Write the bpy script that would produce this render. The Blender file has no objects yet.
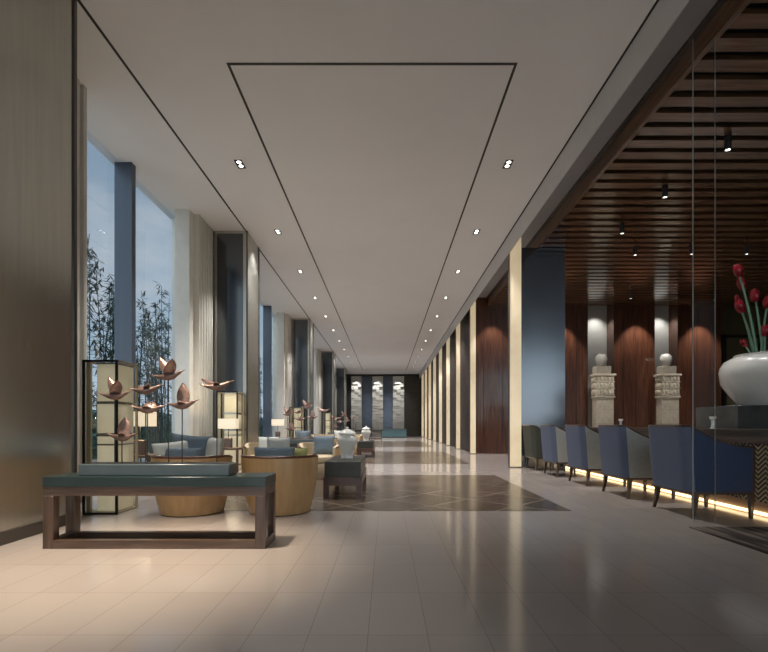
import bpy, bmesh, math, random
from mathutils import Vector, Matrix
rnd = random.Random(7)
PI = math.pi
SC = bpy.context.scene
COL = SC.collection

# ------------------------------------------------------------------ materials
def new_mat(name):
    m = bpy.data.materials.new(name); m.use_nodes = True
    nt = m.node_tree
    return m, nt, nt.nodes['Principled BSDF']

def link(nt, a, b): nt.links.new(a, b)

def simple(name, col, rough=.5, metal=0., noise=0., nscale=6., stretch=(1,1,1), coat=0., coat_rough=.05, bump=0., bscale=60., spec=.5, emit=None, estr=0.):
    m, nt, p = new_mat(name)
    p.inputs['Roughness'].default_value = rough
    p.inputs['Metallic'].default_value = metal
    p.inputs['Coat Weight'].default_value = coat
    p.inputs['Coat Roughness'].default_value = coat_rough
    p.inputs['Specular IOR Level'].default_value = spec
    tc = nt.nodes.new('ShaderNodeTexCoord')
    mp = nt.nodes.new('ShaderNodeMapping'); mp.inputs['Scale'].default_value = stretch
    link(nt, tc.outputs['Object'], mp.inputs['Vector'])
    nz = nt.nodes.new('ShaderNodeTexNoise'); nz.inputs['Scale'].default_value = nscale; nz.inputs['Detail'].default_value = 5
    link(nt, mp.outputs['Vector'], nz.inputs['Vector'])
    rp = nt.nodes.new('ShaderNodeValToRGB')
    rp.color_ramp.elements[0].position = .3; rp.color_ramp.elements[1].position = .7
    rp.color_ramp.elements[0].color = tuple(c*(1-noise) for c in col)+(1,)
    rp.color_ramp.elements[1].color = tuple(min(1, c*(1+noise)) for c in col)+(1,)
    link(nt, nz.outputs['Fac'], rp.inputs['Fac'])
    link(nt, rp.outputs['Color'], p.inputs['Base Color'])
    if emit:
        p.inputs['Emission Strength'].default_value = estr
        mx = nt.nodes.new('ShaderNodeMix'); mx.data_type = 'RGBA'; mx.blend_type = 'MULTIPLY'
        mx.inputs['Factor'].default_value = 1
        r2 = nt.nodes.new('ShaderNodeValToRGB')
        r2.color_ramp.elements[0].color = (1-noise,)*3+(1,); r2.color_ramp.elements[1].color = (1,1,1,1)
        link(nt, nz.outputs['Fac'], r2.inputs['Fac'])
        mx.inputs['A'].default_value = emit+(1,)
        link(nt, r2.outputs['Color'], mx.inputs['B'])
        link(nt, mx.outputs['Result'], p.inputs['Emission Color'])
    if bump:
        n2 = nt.nodes.new('ShaderNodeTexNoise'); n2.inputs['Scale'].default_value = bscale
        link(nt, tc.outputs['Object'], n2.inputs['Vector'])
        b = nt.nodes.new('ShaderNodeBump'); b.inputs['Strength'].default_value = bump; b.inputs['Distance'].default_value = .01
        link(nt, n2.outputs['Fac'], b.inputs['Height']); link(nt, b.outputs['Normal'], p.inputs['Normal'])
    return m

def wood(name, dark, light, rough=.3, axis='Z', coat=.5, scale=3.):
    st = {'X': (1., 14, 14), 'Y': (14, 1., 14), 'Z': (14, 14, 1.)}[axis]
    m, nt, p = new_mat(name)
    p.inputs['Roughness'].default_value = rough
    p.inputs['Coat Weight'].default_value = coat; p.inputs['Coat Roughness'].default_value = .12
    tc = nt.nodes.new('ShaderNodeTexCoord')
    mp = nt.nodes.new('ShaderNodeMapping'); mp.inputs['Scale'].default_value = st
    link(nt, tc.outputs['Object'], mp.inputs['Vector'])
    nz = nt.nodes.new('ShaderNodeTexNoise'); nz.inputs['Scale'].default_value = scale; nz.inputs['Detail'].default_value = 6; nz.inputs['Distortion'].default_value = .4
    link(nt, mp.outputs['Vector'], nz.inputs['Vector'])
    rp = nt.nodes.new('ShaderNodeValToRGB')
    rp.color_ramp.elements[0].position = .32; rp.color_ramp.elements[1].position = .68
    rp.color_ramp.elements[0].color = dark+(1,); rp.color_ramp.elements[1].color = light+(1,)
    link(nt, nz.outputs['Fac'], rp.inputs['Fac']); link(nt, rp.outputs['Color'], p.inputs['Base Color'])
    return m

def math_node(nt, op, a, b=None):
    n = nt.nodes.new('ShaderNodeMath'); n.operation = op
    for i, v in enumerate((a, b)):
        if v is None: continue
        if isinstance(v, (int, float)): n.inputs[i].default_value = v
        else: link(nt, v, n.inputs[i])
    return n.outputs[0]

def tile_mat():
    m, nt, p = new_mat('polished_stone_tile')
    tc = nt.nodes.new('ShaderNodeTexCoord')
    mp = nt.nodes.new('ShaderNodeMapping'); mp.inputs['Location'].default_value = (.084, .018, 0)
    link(nt, tc.outputs['Object'], mp.inputs['Vector'])
    br = nt.nodes.new('ShaderNodeTexBrick'); br.offset = 0; br.squash = 1
    br.inputs['Scale'].default_value = 1; br.inputs['Brick Width'].default_value = .269; br.inputs['Row Height'].default_value = .536
    br.inputs['Mortar Size'].default_value = .0016; br.inputs['Mortar Smooth'].default_value = .2
    br.inputs['Color1'].default_value = (.44, .385, .355, 1); br.inputs['Color2'].default_value = (.465, .41, .375, 1)
    br.inputs['Mortar'].default_value = (.27, .22, .19, 1)
    link(nt, mp.outputs['Vector'], br.inputs['Vector'])
    nz = nt.nodes.new('ShaderNodeTexNoise'); nz.inputs['Scale'].default_value = 1.5; nz.inputs['Detail'].default_value = 6
    link(nt, tc.outputs['Object'], nz.inputs['Vector'])
    rp = nt.nodes.new('ShaderNodeValToRGB'); rp.color_ramp.elements[0].color = (.93,.93,.93,1); rp.color_ramp.elements[1].color = (1.04,1.03,1.02,1)
    link(nt, nz.outputs['Fac'], rp.inputs['Fac'])
    mx = nt.nodes.new('ShaderNodeMix'); mx.data_type = 'RGBA'; mx.blend_type = 'MULTIPLY'; mx.inputs['Factor'].default_value = 1
    link(nt, br.outputs['Color'], mx.inputs['A']); link(nt, rp.outputs['Color'], mx.inputs['B'])
    link(nt, mx.outputs['Result'], p.inputs['Base Color'])
    p.inputs['Roughness'].default_value = .13
    p.inputs['Specular IOR Level'].default_value = .42
    return m

def parquet_mat():
    m, nt, p = new_mat('diamond_parquet')
    tc = nt.nodes.new('ShaderNodeTexCoord')
    sx = nt.nodes.new('ShaderNodeSeparateXYZ'); link(nt, tc.outputs['Object'], sx.inputs[0])
    x, y = sx.outputs['X'], sx.outputs['Y']
    u = math_node(nt, 'DIVIDE', math_node(nt, 'ADD', x, y), 1.0)
    v = math_node(nt, 'DIVIDE', math_node(nt, 'SUBTRACT', x, y), 1.0)
    fu = math_node(nt, 'FRACT', u); fv = math_node(nt, 'FRACT', v)
    line = math_node(nt, 'MAXIMUM', math_node(nt, 'LESS_THAN', fu, .05), math_node(nt, 'LESS_THAN', fv, .05))
    ck = math_node(nt, 'MODULO', math_node(nt, 'ADD', math_node(nt, 'FLOOR', u), math_node(nt, 'FLOOR', v)), 2)
    ck = math_node(nt, 'ABSOLUTE', ck)
    planku = math_node(nt, 'FLOOR', math_node(nt, 'MULTIPLY', u, 6)); plankv = math_node(nt, 'FLOOR', math_node(nt, 'MULTIPLY', v, 6))
    sel = nt.nodes.new('ShaderNodeMix'); link(nt, ck, sel.inputs[0]); link(nt, planku, sel.inputs[2]); link(nt, plankv, sel.inputs[3])
    wn = nt.nodes.new('ShaderNodeTexWhiteNoise'); wn.noise_dimensions = '1D'; link(nt, sel.outputs[0], wn.inputs['W'])
    rp = nt.nodes.new('ShaderNodeValToRGB'); rp.color_ramp.elements[0].color = (.10,.073,.054,1); rp.color_ramp.elements[1].color = (.165,.124,.093,1)
    link(nt, wn.outputs['Value'], rp.inputs['Fac'])
    mx = nt.nodes.new('ShaderNodeMix'); mx.data_type = 'RGBA'; link(nt, line, mx.inputs['Factor'])
    link(nt, rp.outputs['Color'], mx.inputs['A']); mx.inputs['B'].default_value = (.27,.21,.165,1)
    link(nt, mx.outputs['Result'], p.inputs['Base Color'])
    p.inputs['Roughness'].default_value = .2
    p.inputs['Specular IOR Level'].default_value = .4
    return m

def rug_mat():
    m, nt, p = new_mat('striped_rug_pile')
    tc = nt.nodes.new('ShaderNodeTexCoord')
    mp = nt.nodes.new('ShaderNodeMapping'); mp.inputs['Scale'].default_value = (5.5, .5, 1)
    link(nt, tc.outputs['Object'], mp.inputs['Vector'])
    nz = nt.nodes.new('ShaderNodeTexNoise'); nz.inputs['Scale'].default_value = 2.; nz.inputs['Detail'].default_value = 3; nz.inputs['Distortion'].default_value = .6
    link(nt, mp.outputs['Vector'], nz.inputs['Vector'])
    rp = nt.nodes.new('ShaderNodeValToRGB'); cr = rp.color_ramp
    cr.elements[0].position = .42; cr.elements[0].color = (.03,.02,.017,1); cr.elements[1].position = .58; cr.elements[1].color = (.2,.16,.13,1)
    e = cr.elements.new(.5); e.color = (.07,.05,.04,1)
    link(nt, nz.outputs['Fac'], rp.inputs['Fac']); link(nt, rp.outputs['Color'], p.inputs['Base Color'])
    p.inputs['Roughness'].default_value = .95
    return m

def chevron_mat():
    m, nt, p = new_mat('chevron_inlay')
    tc = nt.nodes.new('ShaderNodeTexCoord')
    sx = nt.nodes.new('ShaderNodeSeparateXYZ'); link(nt, tc.outputs['Object'], sx.inputs[0])
    y, z = sx.outputs['Y'], sx.outputs['Z']
    t = math_node(nt, 'ABSOLUTE', math_node(nt, 'SUBTRACT', math_node(nt, 'FRACT', math_node(nt, 'DIVIDE', y, .2)), .5))
    s = math_node(nt, 'FRACT', math_node(nt, 'DIVIDE', math_node(nt, 'ADD', z, math_node(nt, 'MULTIPLY', t, .17)), .05))
    l = math_node(nt, 'LESS_THAN', s, .5)
    mx = nt.nodes.new('ShaderNodeMix'); mx.data_type = 'RGBA'; link(nt, l, mx.inputs['Factor'])
    mx.inputs['A'].default_value = (.42,.33,.2,1); mx.inputs['B'].default_value = (.012,.011,.01,1)
    link(nt, mx.outputs['Result'], p.inputs['Base Color'])
    p.inputs['Roughness'].default_value = .4
    return m

def glass_mat(name, tint=(.93,.96,1.), k=.5):
    m = bpy.data.materials.new(name); m.use_nodes = True; nt = m.node_tree
    for n in list(nt.nodes): nt.nodes.remove(n)
    out = nt.nodes.new('ShaderNodeOutputMaterial')
    tr = nt.nodes.new('ShaderNodeBsdfTransparent'); tr.inputs['Color'].default_value = tint+(1,)
    gl = nt.nodes.new('ShaderNodeBsdfGlossy'); gl.inputs['Roughness'].default_value = .01
    fr = nt.nodes.new('ShaderNodeFresnel'); fr.inputs['IOR'].default_value = 1.9
    ge = nt.nodes.new('ShaderNodeNewGeometry')
    f2 = math_node(nt, 'MULTIPLY', math_node(nt, 'MULTIPLY', fr.outputs['Fac'], k), math_node(nt, 'SUBTRACT', 1., ge.outputs['Backfacing']))
    mx = nt.nodes.new('ShaderNodeMixShader'); link(nt, f2, mx.inputs['Fac'])
    link(nt, tr.outputs[0], mx.inputs[1]); link(nt, gl.outputs[0], mx.inputs[2]); link(nt, mx.outputs[0], out.inputs['Surface'])
    return m

M = {}
M['tile'] = tile_mat(); M['parquet'] = parquet_mat(); M['rug'] = rug_mat(); M['chevron'] = chevron_mat()
M['ceiling'] = simple('matt_ceiling_paint', (.90,.905,.915), .8, noise=.015, nscale=1)
M['fascia'] = simple('grey_plaster', (.62,.61,.60), .7, noise=.02)
M['soffit'] = simple('soffit_paint', (.33,.33,.34), .6, noise=.03)
M['black_gap'] = simple('blackened_metal', (.008,.007,.006), .5)
M['shadow_board'] = simple('black_board', (.01,.009,.008), .7)
M['bronze'] = simple('brushed_bronze_panel', (.52,.515,.46), .22, metal=.85, noise=.06, nscale=3, stretch=(8,8,.3))
M['bronze_edge'] = simple('dark_bronze_edge', (.12,.11,.10), .35, metal=.8)
M['smoked'] = simple('smoked_mirror', (.11,.12,.13), .14, metal=.9, noise=.05, nscale=2)
M['blue_mirror'] = simple('blue_grey_mirror', (.19,.21,.24), .2, metal=.9, noise=.04, nscale=1.2)
M['rib'] = simple('ivory_fluted_plaster', (.72,.70,.64), .6, noise=.04)
M['white_plaster'] = simple('ivory_plaster', (.72,.72,.70), .6, noise=.03)
M['window_metal'] = simple('dark_blue_aluminium', (.07,.09,.125), .35, metal=.3)
M['glass'] = glass_mat('window_glass')
M['screen_glass'] = glass_mat('clear_screen_glass', (.99,.992,.99), .05)
M['glass_edge'] = simple('polished_glass_edge', (.30,.32,.31), .3, noise=.05)
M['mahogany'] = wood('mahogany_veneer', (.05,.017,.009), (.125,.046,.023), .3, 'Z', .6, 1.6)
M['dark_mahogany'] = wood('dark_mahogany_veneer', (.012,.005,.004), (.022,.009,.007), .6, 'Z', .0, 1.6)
M['slat'] = wood('slat_wood', (.11,.06,.032), (.19,.105,.058), .16, 'X', .6, 1.6)
M['brown_fascia'] = wood('brown_fascia_wood', (.09,.045,.018), (.17,.085,.035), .3, 'Y', .4, 1.6)
M['olive'] = simple('olive_panel', (.10,.085,.04), .35, noise=.1)
M['niche'] = simple('grey_niche_plaster', (.50,.50,.46), .7, noise=.03)
M['walnut'] = wood('walnut', (.062,.033,.022), (.135,.08,.055), .32, 'Z', .4, 2.2)
M['walnut_x'] = wood('walnut_long', (.062,.033,.022), (.135,.08,.055), .32, 'X', .4, 2.2)
M['table_wood'] = wood('reddish_table_wood', (.06,.026,.019), (.13,.06,.043), .4, 'X', .2, 2.2)
M['teal_top'] = simple('dark_teal_lacquer', (.019,.036,.036), .3, noise=.05, coat=.4)
M['slate_tray'] = simple('slate_blue_tray', (.105,.135,.147), .3, noise=.1, nscale=2, stretch=(4,1,1), coat=.3)
M['copper'] = simple('patinated_copper', (.22,.14,.115), .34, metal=.55, noise=.3, nscale=20)
M['copper_wing'] = simple('rose_copper', (.32,.205,.17), .36, metal=.5, noise=.3, nscale=25)
M['rod'] = simple('dark_steel_rod', (.06,.055,.05), .4, metal=.7)
M['tan'] = wood('tan_sycamore_veneer', (.42,.26,.118), (.51,.325,.152), .38, 'Z', .25, 1.2)
M['rim_wood'] = simple('brown_rim_wood', (.11,.045,.025), .35, noise=.15)
M['cream_fabric'] = simple('cream_upholstery', (.60,.49,.33), .9, noise=.05, bump=.15, bscale=300)
M['pale_cushion'] = simple('pale_grey_cushion_fabric', (.62,.62,.57), .95, noise=.05, bump=.2, bscale=250)
M['blue_cushion'] = simple('dusty_blue_cushion_fabric', (.145,.19,.23), .95, noise=.08, bump=.2, bscale=250)
M['moss_cushion'] = simple('moss_green_cushion_fabric', (.42,.42,.17), .95, noise=.08)
M['navy'] = simple('navy_weave', (.125,.155,.235), .85, noise=.12, nscale=40, stretch=(1,1,6), bump=.2, bscale=400)
M['deep_navy'] = simple('deep_navy_weave', (.036,.056,.118), .85, noise=.12, nscale=40, stretch=(1,1,6), bump=.2, bscale=400)
M['grey_weave'] = simple('silver_grey_weave', (.40,.41,.385), .85, noise=.08, nscale=40, bump=.2, bscale=400)
M['olive_weave'] = simple('dark_olive_weave', (.06,.065,.05), .85, noise=.08, nscale=40)
M['chair_wood'] = wood('dark_chair_wood', (.035,.018,.012), (.085,.045,.03), .3, 'Z', .5, 3.)
M['bar_wood'] = wood('bar_wood', (.06,.036,.024), (.13,.08,.052), .3, 'Y', .4, 2.)
M['bar_top'] = simple('dark_stone_top', (.03,.03,.022), .4, noise=.3, nscale=8)
M['bar_plinth'] = simple('rosy_stone_plinth', (.42,.29,.2), .4, noise=.08)
M['plinth_stone'] = simple('charcoal_stone', (.05,.052,.05), .16, noise=.25, nscale=5)
M['white_ceramic'] = simple('white_glazed_ceramic', (.90,.88,.83), .18, noise=.02, coat=.5)
M['vase_ceramic'] = simple('pearl_grey_ceramic', (.72,.71,.67), .25, noise=.03, coat=.4)
M['sandstone'] = simple('carved_sandstone', (.66,.58,.45), .75, noise=.1, nscale=9, bump=.2, bscale=40)
M['sandstone_dark'] = simple('weathered_sandstone', (.40,.35,.28), .8, noise=.12, nscale=9)
M['jar_glaze'] = simple('celadon_glaze', (.45,.43,.38), .4, noise=.05, coat=.4)
M['tulip_red'] = simple('tulip_petal', (.24,.006,.014), .25, noise=.3, nscale=14)
M['tulip_stem'] = simple('tulip_stem_green', (.16,.3,.2), .5, noise=.15)
M['shaded_frame'] = simple('shaded_lantern_metal', (.012,.011,.01), .35, metal=.5)
M['champagne_lit'] = simple('lit_champagne_metal', (.50,.44,.30), .35, metal=.5, noise=.06)
M['steel'] = simple('polished_steel', (.5,.5,.48), .18, metal=1)
M['lantern_shade'] = simple('ivory_lantern_glass', (.66,.6,.42), .5, noise=.06, emit=(.85,.74,.48), estr=.17)
M['lamp_shade'] = simple('glowing_linen_shade', (.8,.72,.58), .8, noise=.06, nscale=30, emit=(1.,.80,.55), estr=.6)
M['lamp_body'] = simple('taupe_lamp_body', (.16,.12,.10), .4, noise=.1)
M['side_table'] = wood('side_table_wood', (.09,.05,.03), (.18,.11,.07), .35, 'X', .3, 2.)
M['onyx'] = simple('backlit_onyx', (.78,.68,.5), .3, noise=.16, nscale=2.5, emit=(1.,.79,.50), estr=.42)
M['led'] = simple('warm_led_strip', (1,.8,.5), .5, emit=(1.,.74,.40), estr=2.6)
M['lamp_disc'] = simple('lit_lamp_lens', (1,1,1), .4, emit=(1.,.95,.88), estr=6.)
M['downlight_frame'] = simple('black_downlight_frame', (.015,.015,.015), .4)
M['stone_relief'] = simple('pale_relief_stone', (.58,.58,.54), .6, noise=.1, nscale=6)
M['navy_glass'] = simple('navy_glass_panel', (.08,.10,.135), .2, metal=.6, noise=.1, nscale=1)
M['dark_panel'] = simple('dark_bronze_wall', (.035,.03,.022), .3, metal=.3, noise=.2, nscale=3)
M['teal_cabinet'] = simple('teal_lacquer', (.10,.2,.23), .35, noise=.06)
M['culm'] = simple('bamboo_culm', (.03,.045,.03), .5, noise=.3, nscale=10)
M['leaf'] = simple('bamboo_leaf', (.03,.06,.045), .6, noise=.4, nscale=8)
M['hedge_leaf'] = simple('hedge_leaf', (.09,.23,.20), .7, noise=.4, nscale=6)
M['bounce_ground'] = simple('garden_ground', (.42,.43,.42), .9, noise=.3, nscale=3)
M['art_grey'] = simple('chrome_lustre_glass', (.75,.77,.76), .1, metal=.4)

# ------------------------------------------------------------------ geometry helpers
class MB:
    def __init__(s): s.bm = bmesh.new()
    def box(s, x0, x1, y0, y1, z0, z1, bev=0., seg=2):
        t = bmesh.new()
        bmesh.ops.create_cube(t, size=1, matrix=Matrix.Translation(((x0+x1)/2, (y0+y1)/2, (z0+z1)/2)) @ Matrix.Diagonal((abs(x1-x0), abs(y1-y0), abs(z1-z0), 1)))
        if bev: bmesh.ops.bevel(t, geom=t.edges[:], offset=bev, segments=seg, affect='EDGES', profile=.5)
        s.merge(t); return s
    def merge(s, t):
        me = bpy.data.meshes.new('tmp'); t.to_mesh(me); t.free(); s.bm.from_mesh(me); bpy.data.meshes.remove(me)
    def grid(s, P, cu=False, cv=False):
        V = [[s.bm.verts.new(p) for p in row] for row in P]
        n, m = len(V), len(V[0])
        for i in range(n if cu else n-1):
            for j in range(m if cv else m-1):
                a, b, c, d = V[i][j], V[(i+1) % n][j], V[(i+1) % n][(j+1) % m], V[i][(j+1) % m]
                f = [a]
                for q in (b, c, d):
                    if q not in f: f.append(q)
                try: s.bm.faces.new(f)
                except ValueError: pass
        return V
    def lathe(s, prof, seg=40, c=(0,0,0), cap=True):
        P = [[(c[0]+r*math.cos(2*PI*k/seg), c[1]+r*math.sin(2*PI*k/seg), c[2]+z) for k in range(seg)] for r, z in prof]
        V = s.grid(P, cv=True)
        if cap:
            for row in (V[0], V[-1]):
                try: s.bm.faces.new(row)
                except ValueError: pass
        return s
    def tube(s, pts, r, seg=8):
        pts = [Vector(p) for p in pts]; n = len(pts)
        rs = r if isinstance(r, (list, tuple)) else [r]*n
        rows = []
        up = Vector((0,0,1))
        for i, p in enumerate(pts):
            d = (pts[min(i+1, n-1)]-pts[max(i-1, 0)]).normalized()
            a = d.cross(up)
            if a.length < .05: a = d.cross(Vector((0,1,0)))
            a.normalize(); b = d.cross(a).normalized()
            rows.append([p+(a*math.cos(2*PI*k/seg)+b*math.sin(2*PI*k/seg))*rs[i] for k in range(seg)])
        V = s.grid(rows, cv=True)
        s.bm.faces.new(V[0]); s.bm.faces.new(V[-1])
        return s
    def slab(s, A, B):
        """closed solid between two equal grids of points"""
        n, m = len(A), len(A[0])
        VA = s.grid(A); VB = s.grid(B)
        def q(a, b, c, d):
            try: s.bm.faces.new((a, b, c, d))
            except ValueError: pass
        for i in range(n-1):
            q(VA[i][0], VA[i+1][0], VB[i+1][0], VB[i][0]); q(VA[i][m-1], VA[i+1][m-1], VB[i+1][m-1], VB[i][m-1])
        for j in range(m-1):
            q(VA[0][j], VA[0][j+1], VB[0][j+1], VB[0][j]); q(VA[n-1][j], VA[n-1][j+1], VB[n-1][j+1], VB[n-1][j])
        return s
    def taper(s, x0, y0, z0, a0, x1, y1, z1, a1):
        """square bar from (x0,y0,z0) half-width a0 to (x1,y1,z1) half-width a1"""
        A = [(x0-a0,y0-a0,z0),(x0+a0,y0-a0,z0),(x0+a0,y0+a0,z0),(x0-a0,y0+a0,z0)]
        B = [(x1-a1,y1-a1,z1),(x1+a1,y1-a1,z1),(x1+a1,y1+a1,z1),(x1-a1,y1+a1,z1)]
        V = s.grid([A, B], cv=True); s.bm.faces.new(V[0]); s.bm.faces.new(V[1]); return s
    def build(s, name, mat, parent=None, loc=(0,0,0), smooth=True, angle=38):
        bmesh.ops.recalc_face_normals(s.bm, faces=s.bm.faces[:])
        me = bpy.data.meshes.new(name); s.bm.to_mesh(me); s.bm.free()
        me.materials.append(M[mat])
        if smooth:
            me.shade_smooth(); me.set_sharp_from_angle(angle=math.radians(angle))
        o = bpy.data.objects.new(name, me); COL.objects.link(o); o.location = loc
        if parent: o.parent = parent
        return o

def tag(o, label=None, cat=None, group=None, kind=None):
    if label: o['label'] = label
    if cat: o['category'] = cat
    if group: o['group'] = group
    if kind: o['kind'] = kind
    return o
def empty(name, loc, label, cat, group=None, rz=0.):
    o = bpy.data.objects.new(name, None); COL.objects.link(o); o.empty_display_size = .1
    o.location = loc; o.rotation_euler = (0, 0, rz)
    return tag(o, label, cat, group)
def struct(o, label=None, cat=None):
    o['kind'] = 'structure'
    if label: o['label'] = label
    if cat: o['category'] = cat
    return o
def dup(root, loc, label, rz=0., group=None, scale=None):
    r = root.copy(); COL.objects.link(r); r.location = loc; r.rotation_euler = (0, 0, rz); r['label'] = label
    if group: r['group'] = group
    if scale: r.scale = scale
    for ch in list(root.children):
        c = ch.copy(); COL.objects.link(c); c.parent = r
        for g in list(ch.children):
            d = g.copy(); COL.objects.link(d); d.parent = c
    return r
def sbox(name, mat, x0, x1, y0, y1, z0, z1, label=None, cat=None, bev=0.):
    return struct(MB().box(x0, x1, y0, y1, z0, z1, bev).build(name, mat, smooth=bool(bev)), label, cat)
ORD = ['first','second','third','fourth','fifth','sixth','seventh','eighth','ninth','tenth','eleventh','twelfth','thirteenth']

# ------------------------------------------------------------------ the setting
HC = 5.19                       # main ceiling
YEND = 39.5
sbox('floor', 'tile', -4.45, 13.1, -7, YEND, -.2, 0, 'polished beige stone tile floor', 'floor')
for (y0, y1, lab) in ((5.19, 8.88, 'dark diamond parquet inlay nearest the camera'), (11.5, 16.8, 'second dark diamond parquet inlay along the corridor'), (20.3, 27.5, 'farthest dark diamond parquet inlay along the corridor')):
    sbox('floor', 'parquet', -2.15, 2.04, y0, y1, -.05, .003, lab, 'floor')
sbox('ceiling', 'ceiling', -4.45, 3.36, -7, YEND, HC, HC+.25, 'smooth pale painted corridor ceiling', 'ceiling')
# recessed black lines in the ceiling
g = .016
sbox('trim_1', 'black_gap', -3.075-g, -3.075+g, -3, YEND, HC-.004, HC+.02, 'black ceiling line beside the left pillars', 'trim')
sbox('trim_2', 'black_gap', -1.86-g, -1.86+g, 5.5, 36.2, HC-.004, HC+.02, 'left long black line of the ceiling rectangle', 'trim')
sbox('trim_3', 'black_gap', 1.517-g, 1.517+g, 5.5, 36.2, HC-.004, HC+.02, 'right long black line of the ceiling rectangle', 'trim')
sbox('trim_4', 'black_gap', -1.86, 1.517, 5.5, 5.5+.035, HC-.0045, HC+.02, 'short black cross line of the ceiling rectangle nearest the camera', 'trim')
sbox('trim_5', 'black_gap', -1.86, 1.517, 36.2, 36.24, HC-.0045, HC+.02, 'short black cross line at the far end of the ceiling', 'trim')
sbox('trim_6', 'black_gap', 2.695, 2.72, -3, YEND, HC-.004, HC+.02, 'black ceiling line above the glowing columns', 'trim')
sbox('trim_7', 'fascia', 2.72, 2.735, -7, YEND, 4.775, HC, 'pale grey fascia running above the glowing columns', 'trim')
sbox('trim_8', 'soffit', 2.73, 3.30, -7, YEND, HC-.01, HC, 'grey soffit between fascia and slatted ceiling', 'trim')
sbox('trim_9', 'brown_fascia', 3.36, 3.42, -7, 15.6, 4.925, HC+.1, 'brown wooden fascia edging the slatted ceiling', 'trim')
sbox('trim_10', 'bronze_edge', 3.30, 3.36, -7, 15.6, HC-.05, HC, 'dark edge strip along the grey soffit', 'trim')
# slatted lounge ceiling
b = MB()
for i in range(-30, 39):
    y = 4.483+.289*i
    if y > 15.5 or y < -6.5: continue
    b.box(3.42, 13.0, y+.058, y+.231, 4.925, 4.985)
o = struct(b.build('ceiling_slats', 'slat', smooth=False), 'glossy brown slatted wooden ceiling of the lounge', 'ceiling')
sbox('ceiling_void', 'shadow_board', 3.42, 13.1, -7, 16.3, 5.2, 5.35, 'black board above the wooden slats', 'ceiling')

# left side: window wall
wx0, wx1 = -4.36, -4.26
piers = [(-1.2, 4.6), (10.27, 11.23), (18.7, 19.55), (27.1, 27.9), (34.8, 35.6)]
def pier(y0, y1, label):
    p = struct(MB().box(-4.4, -3.05, y0, y1, 0, HC).build('wall_left', 'bronze', smooth=False), label, 'pillar')
    q = MB().box(-3.70, -3.14, y0-.012, y0, .12, HC-.06).build('smoked_panel', 'smoked', p, smooth=False)
    e = MB().box(-3.75, -3.04, y0-.02, y0+.012, 0, .1).box(-3.062, -3.035, y0-.015, y0+.03, 0, HC).box(-3.062, -3.035, y1-.03, y1+.01, 0, HC).box(-3.05, -3.03, y0, y1, 0, .1).build('edge_trim', 'bronze_edge', p, smooth=False)
    return p
plabels = ['broad bronze pillar filling the left edge nearest the camera', 'dark panelled bronze pillar beyond the first window', 'bronze pillar behind the second window, second full one from camera', 'third full bronze pillar down the left side', 'farthest bronze pillar on the left side']
for (y0, y1), lab in zip(piers, plabels): pier(y0, y1, lab)
# ivory fluted returns either side of each pillar
def flute(y0, y1, label, endface):
    b = MB().box(-4.15, -3.87, y0, y1, 0, HC).box(-4.4, -4.15, y0+(.4 if endface else 0), y1, 0, HC)
    n = max(2, int(round((y1-y0-.16)/.15)))
    for k in range(n):
        yc = y0+.2+(k+.5)*(y1-y0-.22)/n
        b.box(-3.90, -3.77, yc-.038, yc+.038, 0, HC, .012, 2)
    return struct(b.build('wall_left', 'rib'), label, 'wall')
flutes = [(4.6, 5.98, 'ivory fluted wall strip just beyond the near bronze pillar'), (9.22, 10.27, 'ivory fluted wall between first window and dark pillar'),
          (11.23, 12.28, 'ivory fluted wall hidden side of the dark pillar'), (17.7, 18.7, 'ivory fluted wall beyond the second window'), (19.55, 20.6, 'ivory fluted wall on the far side of the second pillar'),
          (26.0, 27.1, 'ivory fluted wall before the third pillar'), (27.9, 29., 'ivory fluted wall after the third pillar'), (33.7, 34.8, 'ivory fluted wall before the farthest pillar'), (35.6, YEND, 'ivory fluted wall at the corridor end')]
for y0, y1, lab in flutes: flute(y0, y1, lab, y0 in (9.22, 17.7, 26.0, 33.7))
wins = [(5.98, 9.22, [7.58]), (12.28, 17.7, [14.4, 16.7]), (20.6, 26.0, [22.4, 24.2]), (29., 33.7, [30.6, 32.2])]
for i, (y0, y1, ms) in enumerate(wins):
    w = struct(MB().box(-4.315, -4.305, y0, y1+.4, .06, HC).build('window_%d' % (i+1), 'glass', smooth=False), '%s tall glazed window bay on the left from the camera' % ORD[i], 'window')
    MB().box(-4.37, -4.25, y0, y1+.4, 0, .06).build('sill', 'window_metal', w, smooth=False)
    for k, ym in enumerate(ms):
        MB().box(-4.39, -4.11, ym, ym+.12, 0, HC).build('mullion', 'window_metal', w, smooth=False)
sbox('wall_left', 'rib', -4.45, -4.2, -7, -1.2, 0, HC, 'plain wall behind the camera on the left', 'wall')

# right side walls
sbox('wall_right', 'dark_mahogany', 2.92, 3.1, 15.95, YEND, 0, HC, 'dark mahogany wall behind the row of glowing columns', 'wall')
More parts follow.
